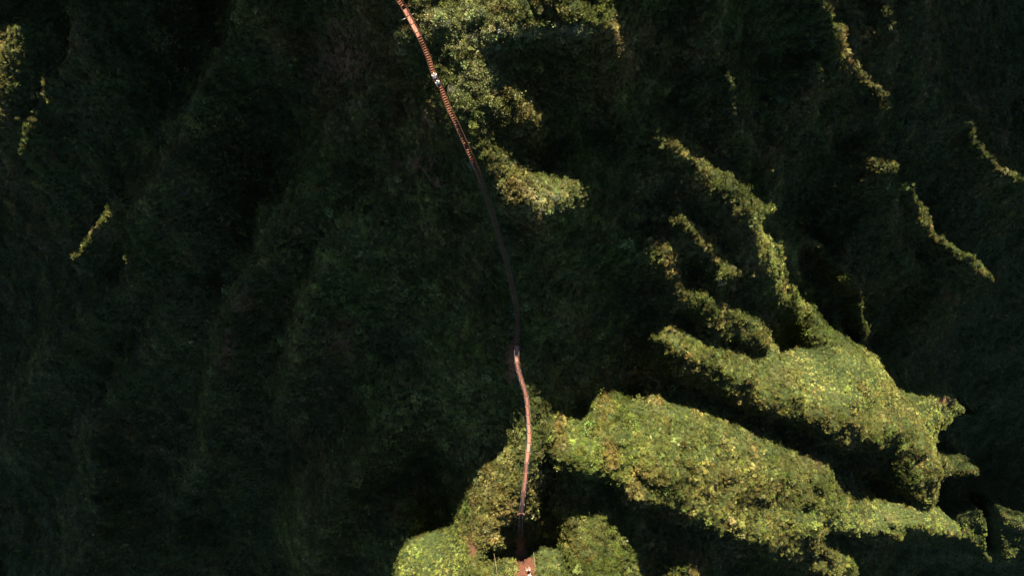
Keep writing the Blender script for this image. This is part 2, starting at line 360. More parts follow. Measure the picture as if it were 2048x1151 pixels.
# ================================================================== the line of the stairway
def resample(P, n):
    P = np.asarray(P, float); s = np.r_[0, np.cumsum(np.linalg.norm(np.diff(P, axis=0), axis=1))]
    t = np.linspace(0, s[-1], n); return np.stack([np.interp(t, s, P[:, k]) for k in range(P.shape[1])], -1)
def run_px(pts, lift, smooth=9):
    """photo polyline -> line in the place, 'lift' above the land, evened out"""
    P = resample(pts, max(30, int(sum(math.dist(a, b) for a, b in zip(pts[:-1], pts[1:]))/2)))
    W = at_px(P[:, 0], P[:, 1]); z = W[:, 2]
    k = np.ones(smooth)/smooth; zp = np.pad(z, smooth//2, mode='edge'); zs = np.convolve(zp, k, 'valid')
    z = np.maximum(zs, z-0.3)+lift
    zp = np.pad(z, smooth//2, mode='edge'); z = np.convolve(zp, k, 'valid')
    return np.stack([(P[:, 0]-CU)/F*(-z), (CV-P[:, 1])/F*(-z), z], -1)
STAIRW = run_px(STAIR, 0.85, 13)
def px_dist(u, v, line):
    d = np.full(u.shape, 1e9)
    for (a, b), (c, e) in zip(line[:-1], line[1:]):
        t = np.clip(((u-a)*(c-a)+(v-b)*(e-b))/max(1e-9, (c-a)**2+(e-b)**2), 0, 1)
        d = np.minimum(d, np.hypot(u-a-t*(c-a), v-b-t*(e-b)))
    return d
# ================================================================== foliage
def leaf_material(name, rough=.45, trans=.20):
    m = bpy.data.materials.new(name); nt = nodes_of(m); N = nt.nodes.new; L = nt.links.new
    out = N('ShaderNodeOutputMaterial'); b = N('ShaderNodeBsdfPrincipled'); tr = N('ShaderNodeBsdfTranslucent'); mix = N('ShaderNodeMixShader')
    ai = N('ShaderNodeAttribute'); ai.attribute_type = 'INSTANCER'; ai.attribute_name = 'tint'
    al = N('ShaderNodeAttribute'); al.attribute_name = 'leaf'
    mul = N('ShaderNodeMix'); mul.data_type = 'RGBA'; mul.blend_type = 'MULTIPLY'; mul.inputs['Factor'].default_value = 1
    L(ai.outputs['Color'], mul.inputs[6]); L(al.outputs['Color'], mul.inputs[7])
    L(mul.outputs[2], b.inputs['Base Color']); L(mul.outputs[2], tr.inputs['Color'])
    b.inputs['Roughness'].default_value = rough; b.inputs['Specular IOR Level'].default_value = .14
    mix.inputs[0].default_value = trans
    L(b.outputs[0], mix.inputs[1]); L(tr.outputs[0], mix.inputs[2]); L(mix.outputs[0], out.inputs[0])
    return m
LEAFM = leaf_material('living_leaves')
def leaf_mesh(name, leaves, mat):
    """leaves: (base, direction, side, length, width, droop, shade rgb)"""
    V = []; Fc = []; C = []
    for (p, d, s, l, w, dr, c) in leaves:
        n = len(V); up = d.cross(s)
        mid = p+d*(l*.5); tip = p+d*l - Vector((0, 0, dr*l))
        V += [p, mid+s*(w*.5)+up*(w*.12), tip, mid-s*(w*.5)+up*(w*.12)]
        Fc += [(n, n+1, n+2), (n, n+2, n+3)]; C += [c]*4
    me = bpy.data.meshes.new(name); me.from_pydata([tuple(v) for v in V], [], Fc); me.update()
    a = me.attributes.new('leaf', 'FLOAT_COLOR', 'POINT'); a.data.foreach_set('color', [x for c in C for x in (*c, 1.)])
    me.materials.append(mat)
    return me
def rnd_dir(rng, up=.25):
    while True:
        v = Vector((rng.uniform(-1, 1), rng.uniform(-1, 1), rng.uniform(-1, 1)))
        if .05 < v.length < 1: break
    v.normalize(); v.z = abs(v.z)*.9+up; return v.normalized()
def shrub_leaves(rng, n, rad, flat, ll, lw, lumps=5):
    """a lumpy mound of leaves"""
    C = [Vector((rng.uniform(-.6, .6)*rad, rng.uniform(-.6, .6)*rad, rng.uniform(.1, .55)*rad*flat)) for _ in range(lumps)]
    R = [rad*rng.uniform(.35, .65) for _ in C]; out = []
    while len(out) < n:
        k = rng.randrange(lumps); d = rnd_dir(rng, .1); p = C[k]+Vector((d.x, d.y, d.z*flat))*R[k]*rng.uniform(.75, 1.05)
        if p.z < 0: p.z = rng.uniform(0, .1)
        dd = (d*.8+Vector((rng.gauss(0, .5), rng.gauss(0, .5), rng.gauss(.15, .4)))).normalized()
        s = dd.cross(Vector((rng.gauss(0, .35), rng.gauss(0, .35), 1))).normalized()
        q = rng.uniform(.7, 1.25); b = rng.uniform(-.12, .12)
        out.append((p, dd, s, ll*rng.uniform(.6, 1.3), lw*rng.uniform(.6, 1.3), rng.uniform(0, .25), (q*(1+b), q, q*(1-b))))
    return out
def fern_leaves(rng, fronds, rad, ll):
    out = []
    for f in range(fronds):
        a = rng.uniform(0, 2*math.pi); el = rng.uniform(.3, 1.2); R = rad*rng.uniform(.6, 1.1); q = rng.uniform(.75, 1.2)
        hd = Vector((math.cos(a), math.sin(a), 0)); sd_ = Vector((-math.sin(a), math.cos(a), 0))
        for t in (.25, .45, .62, .78, .92):
            p = hd*(R*t*math.cos(el*.7)) + Vector((0, 0, R*(math.sin(el)*t*1.2-.75*t*t)))
            for sgn in (-1, 1):
                dd = (sd_*sgn + hd*.7 + Vector((0, 0, rng.uniform(-.1, .3)))).normalized()
                s = dd.cross(Vector((0, 0, 1))).normalized()
                l = ll*(1.15-t*.6)*rng.uniform(.8, 1.2)
                out.append((p, dd, s, l, l*.38, .15, (q, q, q)))
    return out
def grass_leaves(rng, n, h):
    out = []
    for k in range(n):
        a = rng.uniform(0, 2*math.pi); r = rng.uniform(0, .22)
        p = Vector((math.cos(a)*r, math.sin(a)*r, 0)); dd = Vector((math.cos(a)*rng.uniform(.2, .9), math.sin(a)*rng.uniform(.2, .9), 1)).normalized()
        s = Vector((-math.sin(a), math.cos(a), 0)); q = rng.uniform(.7, 1.3)
        out.append((p, dd, s, h*rng.uniform(.6, 1.2), .045, .25, (q, q, q*.95)))
    return out
rng = random.Random(11)
def species(name, meshes):
    c = bpy.data.collections.new(name)
    for k, m in enumerate(meshes):
        o = bpy.data.objects.new('%s_%02d' % (name, k), m); c.objects.link(o)
    return c
SHRUBC = species('shrub_clump', [leaf_mesh('shrub_clump', shrub_leaves(rng, 95, .62, rng.uniform(.7, 1.0), rng.uniform(.17, .24), rng.uniform(.09, .14)), LEAFM) for _ in range(8)])
FERNC = species('fern_clump', [leaf_mesh('fern_clump', fern_leaves(rng, 11, .62, .20), LEAFM) for _ in range(6)])
GRASSC = species('grass_tuft', [leaf_mesh('grass_tuft', grass_leaves(rng, 60, .55), LEAFM) for _ in range(5)])
def scatter(name, label, cat, coll, P, rot, scl, tint, nvar):
    me = bpy.data.meshes.new(name); me.vertices.add(len(P)); me.vertices.foreach_set('co', P.astype(np.float32).ravel())
    a = me.attributes.new('rot', 'FLOAT_VECTOR', 'POINT'); a.data.foreach_set('vector', rot.astype(np.float32).ravel())
    a = me.attributes.new('scl', 'FLOAT_VECTOR', 'POINT'); a.data.foreach_set('vector', scl.astype(np.float32).ravel())
    a = me.attributes.new('var', 'INT', 'POINT'); a.data.foreach_set('value', np.random.RandomState(5).randint(0, nvar, len(P)).astype(np.int32))
    a = me.attributes.new('tint', 'FLOAT_COLOR', 'POINT'); a.data.foreach_set('color', np.c_[tint, np.ones(len(P))].astype(np.float32).ravel())
    me.update()
    ob = link(bpy.data.objects.new(name, me)); tag(ob, label, cat, kind='stuff')
    ng = bpy.data.node_groups.new(name+'_nodes', 'GeometryNodeTree')
    ng.interface.new_socket('Geometry', in_out='INPUT', socket_type='NodeSocketGeometry'); ng.interface.new_socket('Geometry', in_out='OUTPUT', socket_type='NodeSocketGeometry')
    N = ng.nodes.new; L = ng.links.new
    gi = N('NodeGroupInput'); go = N('NodeGroupOutput'); ip = N('GeometryNodeInstanceOnPoints'); ci = N('GeometryNodeCollectionInfo')
    ci.inputs[0].default_value = coll; ci.inputs['Separate Children'].default_value = True; ci.inputs['Reset Children'].default_value = True
    def attr(nm, ty):
        n = N('GeometryNodeInputNamedAttribute'); n.data_type = ty; n.inputs[0].default_value = nm; return n.outputs[0]
    e2r = N('FunctionNodeEulerToRotation'); L(attr('rot', 'FLOAT_VECTOR'), e2r.inputs[0])
    L(gi.outputs[0], ip.inputs['Points']); L(ci.outputs[0], ip.inputs['Instance']); ip.inputs['Pick Instance'].default_value = True
    L(attr('var', 'INT'), ip.inputs['Instance Index']); L(e2r.outputs[0], ip.inputs['Rotation']); L(attr('scl', 'FLOAT_VECTOR'), ip.inputs['Scale'])
    L(ip.outputs[0], go.inputs[0])
    md = ob.modifiers.new('plants', 'NODES'); md.node_group = ng
    return ob
# ---- where plants stand
R = np.random.RandomState(21)
d_ = -HT; slope = np.sqrt(1+GXr**2+GYr**2)
seen = (UU > -160) & (UU < 2210) & (VV > -130) & (VV < 1290)
dens = DENS*np.minimum(slope, 3.0)*np.clip(100/d_, .35, 1.15)**2*seen
cnt = R.poisson(dens*CELL*CELL).ravel(); ii = np.repeat(np.arange(NX*NY), cnt)
px = XX.ravel()[ii]+R.uniform(-.5, .5, len(ii))*CELL; py = YY.ravel()[ii]+R.uniform(-.5, .5, len(ii))*CELL
pz = ground(px, py)
nearst = np.clip(px_dist(CU+F*px/(-pz), CV-F*py/(-pz), STAIR)*(-pz)/F/2.0, .15, 1)
lump = .46*nearst*fbm(px/1.6, py/1.6, 501, 3)
pu = CU+F*px/(-pz); pv = CV-F*py/(-pz); dist = -pz
gx = GXr.ravel()[ii]; gy = GYr.ravel()[ii]
dst = px_dist(pu, pv, STAIR)*dist/F
PATH_EX = [(1037,1113),(1062,1116),(1066,1140),(1073,1200),(1018,1200),(1024,1156),(1041,1140)]
PATH = [(1034,1108),(1066,1112),(1071,1140),(1080,1200),(1010,1200),(1018,1152),(1038,1136)]
inpath = np.zeros(len(pu), bool); raster_poly(PATH_EX, pu, pv, inpath)
br = np.clip(bare(pu, pv), 0, 1)
keep = (dst > .50) & ~inpath & (R.rand(len(pu)) > br*.85)
def gauss(u0, v0, ru, rv): return np.exp(-((pu-u0)/ru)**2-((pv-v0)/rv)**2)
fine = 1+.35*np.clip(gauss(1000,150,330,260)+.6*gauss(1040,1000,140,260), 0, 1)+.25*np.clip((dist-140)/60, 0, 1)
f1 = fbm(px/9, py/9, 201, 4); f2 = fbm(px/4, py/4, 301, 3); f3 = fbm(px/20, py/20, 401, 3); f4 = fbm(px/2.6, py/2.6, 451, 3)
zone_dry = np.clip(1.0*gauss(1000,1000,60,110)+.7*gauss(1085,960,25,60)+.9*gauss(1030,375,35,40)+.5*gauss(1240,80,20,60)+.5*gauss(1060,235,40,40)+.8*gauss(850,250,30,60)+.35*np.clip(f2, 0, 1)*(pu > 1250), 0, 1)
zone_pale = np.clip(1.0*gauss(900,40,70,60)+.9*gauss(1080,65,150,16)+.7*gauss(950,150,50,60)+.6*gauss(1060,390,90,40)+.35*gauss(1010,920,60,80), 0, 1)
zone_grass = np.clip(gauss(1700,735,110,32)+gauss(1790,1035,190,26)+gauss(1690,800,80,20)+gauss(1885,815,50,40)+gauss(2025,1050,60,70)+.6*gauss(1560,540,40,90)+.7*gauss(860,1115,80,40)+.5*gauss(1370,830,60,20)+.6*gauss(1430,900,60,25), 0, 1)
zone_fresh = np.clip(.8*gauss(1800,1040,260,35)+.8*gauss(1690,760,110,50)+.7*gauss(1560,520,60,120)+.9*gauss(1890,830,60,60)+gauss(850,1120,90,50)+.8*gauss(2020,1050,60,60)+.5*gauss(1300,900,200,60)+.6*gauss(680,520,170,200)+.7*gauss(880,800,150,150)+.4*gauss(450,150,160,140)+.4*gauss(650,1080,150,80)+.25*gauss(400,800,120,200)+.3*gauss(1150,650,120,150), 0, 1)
zone_crest = 0*pu  # paler crest plants; the lightening stands in for relief light on shaded folds
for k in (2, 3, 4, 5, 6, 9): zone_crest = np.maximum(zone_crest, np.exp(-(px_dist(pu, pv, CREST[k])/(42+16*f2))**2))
sel = R.rand(len(pu))
is_grass = keep & (sel < .10+.55*zone_dry)
is_fern = keep & ~is_grass & (R.rand(len(pu)) < np.clip(.35+.5*f1+.35*zone_fresh-.3*zone_pale, .05, .9))
is_shrub = keep & ~is_grass & ~is_fern
BASE = np.array([.082, .096, .022]); FRESH = np.array([.165, .188, .042]); PALE = np.array([.235, .245, .105]); OLIVE = np.array([.110, .095, .024]); BROWN = np.array([.160, .100, .030]); STRAW = np.array([.31, .235, .085]); DEEP = np.array([.052, .070, .010])
def mix(a, b, t): return a*(1-t[:, None])+b*t[:, None]
col = np.repeat(BASE[None], len(pu), 0)
col = mix(col, OLIVE[None], np.clip(f1*.9+.1, 0, .8)); col = mix(col, DEEP[None], np.clip(-f1*.8+f2*.2, 0, .7))
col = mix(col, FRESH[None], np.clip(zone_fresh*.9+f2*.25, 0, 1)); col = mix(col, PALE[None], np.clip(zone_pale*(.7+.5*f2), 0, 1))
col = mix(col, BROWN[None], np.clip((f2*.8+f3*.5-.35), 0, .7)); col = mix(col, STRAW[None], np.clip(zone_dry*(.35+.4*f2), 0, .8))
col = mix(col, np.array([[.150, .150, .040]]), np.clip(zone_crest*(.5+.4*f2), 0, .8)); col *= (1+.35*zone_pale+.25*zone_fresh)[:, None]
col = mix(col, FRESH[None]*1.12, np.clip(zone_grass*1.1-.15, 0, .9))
col *= np.exp(.42*f4*(1-.75*zone_grass)*(dist > 97)+R.normal(0, .28, len(pu))*(1-.5*zone_grass))[:, None]; col *= 1+R.normal(0, .08, (len(pu), 3))
sp = R.rand(len(pu)) < .05; col[sp] = col[sp]*np.array([1.45, 1.5, 2.2])
gcol = mix(np.repeat(np.array([[.12, .125, .04]]), len(pu), 0), STRAW[None], np.clip(zone_dry*.7+f2*.3, 0, 1))*np.exp(R.normal(0, .25, len(pu)))[:, None]
tilt = .45
rx = np.arctan(gy)*tilt+R.normal(0, .15, len(pu)); ry = -np.arctan(gx)*tilt+R.normal(0, .15, len(pu)); rz = R.uniform(0, 6.283, len(pu))
# tilt first about z then lean with the slope
def put(m, name, label, cat, coll, nvar, base, sd_, tint, zs=1.0):
    n = m.sum(); P = np.stack([px, py, pz-.03+np.maximum(lump, -.02)], -1)[m]
    big = np.where((R.rand(n) < .07*(1-zone_grass[m])) & (nearst[m] > .9), R.uniform(1.4, 2.4, n)/fine[m]**2, 1.)
    s = big*base*np.minimum(np.exp(R.normal(0, sd_, n)), 1.1+1.2*nearst[m])*(.55+.45*nearst[m])*fine[m]*(1-.38*zone_grass[m])
    sc = np.stack([s, s, s*zs*R.uniform(.8, 1.25, n)], -1)
    rot = np.stack([rx[m], ry[m], rz[m]], -1)
    return scatter(name, label, cat, coll, P, rot, sc, np.clip(tint[m], .004, .6), nvar)
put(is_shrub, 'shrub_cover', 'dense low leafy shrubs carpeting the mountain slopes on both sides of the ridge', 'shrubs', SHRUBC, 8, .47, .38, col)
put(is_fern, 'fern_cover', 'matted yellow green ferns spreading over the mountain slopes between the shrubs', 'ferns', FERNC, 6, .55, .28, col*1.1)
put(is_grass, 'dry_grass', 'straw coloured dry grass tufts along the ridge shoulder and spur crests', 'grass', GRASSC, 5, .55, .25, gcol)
print('plants', is_shrub.sum(), is_fern.sum(), is_grass.sum())
# ================================================================== dirt path at the foot of the stairway
def drape(name, poly, step, lift, mat, label, cat):
    P = np.array(poly, float); us = np.arange(P[:, 0].min(), P[:, 0].max()+step, step); vs = np.arange(P[:, 1].min(), P[:, 1].max()+step, step)
    A, B = np.meshgrid(us, vs); ins = np.zeros(A.shape, bool); raster_poly(poly, A, B, ins)
    W = at_px(A, B); W[..., 2] = ground(W[..., 0], W[..., 1])+lift+.05*fbm(W[..., 0]*1.5, W[..., 1]*1.5, 66, 3)
    ids = -np.ones(A.shape, int); V = []; Fc = []
    for i in range(A.shape[0]-1):
        for j in range(A.shape[1]-1):
            if ins[i, j]:
                f = []
                for (a, c) in ((i+1, j), (i+1, j+1), (i, j+1), (i, j)):
                    if ids[a, c] < 0: ids[a, c] = len(V); V.append(W[a, c])
                    f.append(int(ids[a, c]))
                Fc.append(f)
    o = mesh_obj(name, V, Fc, mat, smooth=True); return tag(o, label, cat, kind='structure')
M_DIRT = paint_material('red_dirt', (.055, .023, .014), (.10, .043, .028), 2.5, .95, 0, .5, spec=.1)
drape('dirt_path', PATH, 1.6, .12, M_DIRT, 'bare reddish dirt path at the foot of the stairway', 'path')
# ================================================================== stairway
M_DECK = paint_material('rusty_deck_paint', (.31, .125, .082), (.42, .185, .130), 3.5, .62, 0, .1, (.37, .155, .105))
M_TREAD = paint_material('rusty_tread', (.16, .058, .032), (.29, .125, .075), 5, .85, 0, .15, spec=.1)
M_STEEL = paint_material('weathered_galvanised_steel', (.20, .195, .18), (.36, .35, .32), 9, .45, .35, .1)
M_RAILRUST = paint_material('rusty_rail', (.14, .062, .038), (.25, .125, .085), 7, .85, 0, .15, spec=.1)
M_GAP = paint_material('dark_rust_beam', (.075, .035, .024), (.13, .06, .04), 6, .9, 0, .15, spec=.1)
SP = np.array(STAIR, float); SA = np.r_[0, np.cumsum(np.linalg.norm(np.diff(SP, axis=0), axis=1))]
def loc(a):
    t = np.clip(a/SA[-1], 0, 1)*(len(STAIRW)-1)
    return Vector([float(np.interp(t, np.arange(len(STAIRW)), STAIRW[:, k])) for k in range(3)])
def arc(v): return float(np.interp(v, SP[:, 1], SA))
def frame(a, e=4.0):
    t = loc(a+e)-loc(a-e); h = Vector((t.x, t.y, 0)).normalized(); s = Vector((h.y, -h.x, 0))     # s points to the right of someone walking down
    return loc(a), t.normalized(), h, s
def box_mesh(name, lx, ly, lz, mat, bev=.006):
    bm = bmesh.new(); bmesh.ops.create_cube(bm, size=1); bmesh.ops.scale(bm, vec=(lx, ly, lz), verts=bm.verts)
    if bev: bmesh.ops.bevel(bm, geom=list(bm.edges), offset=bev, segments=1, affect='EDGES')
    me = bpy.data.meshes.new(name); bm.to_mesh(me); bm.free(); me.materials.append(mat); return me
WM = {}
def place(name, me, parent, p, ax, ay, az):
    o = link(bpy.data.objects.new(name, me), parent)
    m = Matrix((ax, ay, az)).transposed().to_4x4(); m.translation = p; WM[o.name] = m
    pm = WM.get(parent.name) or Matrix.Translation(parent.location)
    o.matrix_basis = pm.inverted() @ m
    return o
def tube(name, pts, r, mat, parent, seg=6, flat=None):
    """pipe (or bar, flat=(w,h)) swept along points"""
    V = []; Fc = []; n = len(pts)
    for i, p in enumerate(pts):
        t = (pts[min(i+1, n-1)]-pts[max(i-1, 0)]).normalized(); s = t.cross(Vector((0, 0, 1)))
        s = s.normalized() if s.length > 1e-3 else Vector((1, 0, 0)); u = s.cross(t).normalized()
        if flat: ring = [p+s*(x*flat[0]/2)+u*(y*flat[1]/2) for x, y in ((-1, -1), (1, -1), (1, 1), (-1, 1))]
        else: ring = [p+s*(math.cos(k*2*math.pi/seg)*r)+u*(math.sin(k*2*math.pi/seg)*r) for k in range(seg)]
        V += ring
    m = 4 if flat else seg
    for i in range(n-1):
        for k in range(m): Fc.append((i*m+k, i*m+(k+1) % m, (i+1)*m+(k+1) % m, (i+1)*m+k))
    Fc += [tuple(range(m))[::-1], tuple((n-1)*m+k for k in range(m))]
    c = parent.location if parent else Vector()
    return mesh_obj(name, [v-c for v in V], Fc, mat, parent, smooth=not flat)
UPZ = Vector((0, 0, 1)); RAIL_H = .9
def rails(root, a0, a1, half, mat, postmat, post_arcs, sides=(-1, 1), rail_mat=None):
    n = max(4, int((a1-a0)/6)); A = [a0+(a1-a0)*k/n for k in range(n+1)]
    for sg in sides:
        rp = []; sp_ = []
        for a in A:
            p, t, h, s = frame(a); rp.append(p+s*(sg*(half+.09))+UPZ*RAIL_H); sp_.append(p+s*(sg*(half+.015))-UPZ*.10)
        tube('handrail', rp, .015, mat, root)
        tube('stringer', sp_, 0, rail_mat or M_GAP, root, flat=(.03, .12))
        for a in post_arcs:
            p, t, h, s = frame(a); b = p+s*(sg*(half+.06)); g = float(ground(b.x, b.y))
            tube('post', [Vector((b.x, b.y, min(g-.3, b.z-.4))), b+UPZ*RAIL_H], .024, postmat, root, 5)
def flight(name, label, v0, v1, sp_px, mat_rail, sides=(-1, 1)):
    a0, a1 = arc(v0), arc(v1); base = loc(a0)
    root = empty(name, base, label, 'stairs')
    me = box_mesh('tread', .42, .145, .035, M_TREAD, .005)
    n = int((a1-a0)/sp_px); jit = random.Random(4)
    for k in range(n):
        a = a0+sp_px*(k+.5); p, t, h, s = frame(a)
        tw = jit.gauss(0, .02); h2 = (h+s*tw).normalized(); s2 = Vector((h2.y, -h2.x, 0))
        place('tread', me, root, p+UPZ*jit.gauss(0, .006), s2, UPZ.cross(s2), UPZ)
    posts = [a0+(a1-a0)*(k+.5)/max(1, round((a1-a0)/24)) for k in range(max(1, round((a1-a0)/24)))]
    rails(root, a0, a1, .215, mat_rail, mat_rail, posts, sides)
    return root
def walkway(name, label, joints, mat_rail, wide=.45, rail_mat=None):
    A = [arc(v) for v in joints]; base = loc(A[0]); root = empty(name, base, label, 'walkway')
    for a, b in zip(A[:-1], A[1:]):
        p0, p1 = loc(a), loc(b); d = p1-p0; Ln = d.length; x = d.normalized(); s = x.cross(UPZ).normalized(); u = s.cross(x)
        me = box_mesh('deck_panel', wide, Ln-.10, .04, M_DECK, .006)
        dp = place('deck_panel', me, root, (p0+p1)/2, s, x, u)
        for sg in (-1, 1):
            lip = box_mesh('edge_lip', .03, Ln-.12, .07, M_RAILRUST, .004)
            place('edge_lip', lip, dp, (p0+p1)/2+s*(sg*(wide/2+.018))+u*.03, s, x, u)
    for a in A[1:-1]:
        p, t, h, s = frame(a, 2)
        cb = box_mesh('cross_beam', wide+.16, .09, .07, M_GAP, .004); place('cross_beam', cb, root, p-UPZ*.075, s, UPZ.cross(s), UPZ)
    rails(root, A[0], A[-1], wide/2+.03, mat_rail, mat_rail, [a for a in A[1:-1]]+[A[0]+3, A[-1]-3], rail_mat=rail_mat)
    return root
flight('stairway', 'short rusty steps above the upper walkway, entering at the top of the picture', -10, 17, 5.0, M_RAILRUST)
upw = walkway('walkway', 'short pinkish metal walkway of four panels beside pale shrubs on the knoll', [18, 32.3, 48.6, 65.3, 74], M_RAILRUST)
flight('stairway', 'long flight of rusty treads running from the knoll down through the shaded saddle', 75, 690, 5.05, M_RAILRUST)
low = walkway('walkway', 'long winding orange metal walkway along the ridge below the shaded saddle', [690.5, 707, 724, 741, 757.7, 774, 793, 811, 830, 848, 866.4, 885.5, 904, 924, 943, 962, 981.5, 988, 1006, 1027], M_STEEL)
flight('stairway', 'dark steep steps dropping from the lower end of the orange walkway', 1028.5, 1064, 4.6, M_STEEL)
# outrigger bar on the upper walkway, end frame of the lower one
p, t, h, s = frame(arc(33))
tube('outrigger', [p+s*.42-UPZ*.1, p+s*.98-UPZ*.06], .045, M_STEEL, upw); tube('outrigger', [p-s*.42-UPZ*.1, p-s*.75-UPZ*.06], .04, M_STEEL, upw)
p, t, h, s = frame(arc(1026)); tube('end_bar', [p-s*.55+UPZ*.06, p+s*.55+UPZ*.06], .05, M_RAILRUST, low)
for sg in (-1, 1): tube('end_post', [p+s*(sg*.52)-UPZ*1.2, p+s*(sg*.52)+UPZ*.9], .05, M_RAILRUST, low)
# ================================================================== ropes beside the path
M_ROPE = paint_material('pale_rope', (.20, .16, .10), (.32, .26, .18), 8, .85, 0, .2, spec=.1)
def rope(pxs, lift, r, label):
    P = resample(pxs, 16); W = at_px(P[:, 0], P[:, 1], lift)
    z = np.linspace(W[0, 2], W[-1, 2], 16)-.25*np.sin(np.linspace(0, math.pi, 16))
    z = np.maximum(z, W[:, 2]-lift+.5)
    pts = [Vector(((u-CU)/F*(-q), (CV-v)/F*(-q), q)) for (u, v), q in zip(P, z)]
    o = tube('guide_rope', pts, r, M_ROPE, None); return tag(o, label, 'rope')
rope([(1066, 1095), (1069, 1120), (1073, 1151), (1076, 1185)], 1.5, .030, 'pale rope stretched along the right edge of the dirt path')
rope([(988, 1106), (992, 1130), (995, 1151), (998, 1185)], 1.6, .018, 'thin pale rope through the bushes left of the dirt path')
# ================================================================== single shrubs and small trees
def crown_material(name, rough=.5, trans=.22):
    m = leaf_material(name, rough, trans); nt = m.node_tree
    oi = nt.nodes.new('ShaderNodeObjectInfo'); mul = [n for n in nt.nodes if n.type == 'MIX'][0]
    for l in list(mul.inputs[6].links): nt.links.remove(l)
    nt.links.new(oi.outputs['Color'], mul.inputs[6]); return m
CROWNM = crown_material('shrub_leaves'); M_BARK = paint_material('grey_bark', (.06, .05, .04), (.14, .12, .09), 9, .9, 0, .4, spec=.1)
rng = random.Random(77)
CROWNS = [leaf_mesh('crown', shrub_leaves(rng, 520, 1.0, rng.uniform(.75, 1.0), rng.uniform(.17, .23), rng.uniform(.09, .13), 9), CROWNM) for _ in range(6)]
def trunk_mesh(rng):
    V = []; Fc = []
    def limb(p, q, r0, r1):
        n = len(V); d = (q-p).normalized(); s = d.orthogonal().normalized(); u = d.cross(s)
        for c, r in ((p, r0), ((p+q)/2+s*.03, (r0+r1)/2), (q, r1)):
            V.extend([c+s*(math.cos(k*1.2566)*r)+u*(math.sin(k*1.2566)*r) for k in range(5)])
        for b in (0, 5):
            for k in range(5): Fc.append((n+b+k, n+b+(k+1) % 5, n+b+5+(k+1) % 5, n+b+5+k))
    top = Vector((rng.uniform(-.05, .05), rng.uniform(-.05, .05), .35)); limb(Vector((0, 0, -.5)), top, .07, .05)
    for k in range(4):
        a = k*1.57+rng.uniform(-.4, .4); limb(top, top+Vector((math.cos(a)*.4, math.sin(a)*.4, rng.uniform(.2, .4))), .045, .015)
    me = bpy.data.meshes.new('trunk'); me.from_pydata([tuple(v) for v in V], [], Fc); me.materials.append(M_BARK); return me
TRUNKS = [trunk_mesh(rng) for _ in range(3)]
GREY = (.17, .19, .11); GRN = (.085, .115, .035); DGN = (.05, .075, .025); YEL = (.17, .19, .045); OLV = (.12, .115, .045); SIL = (.22, .235, .16)
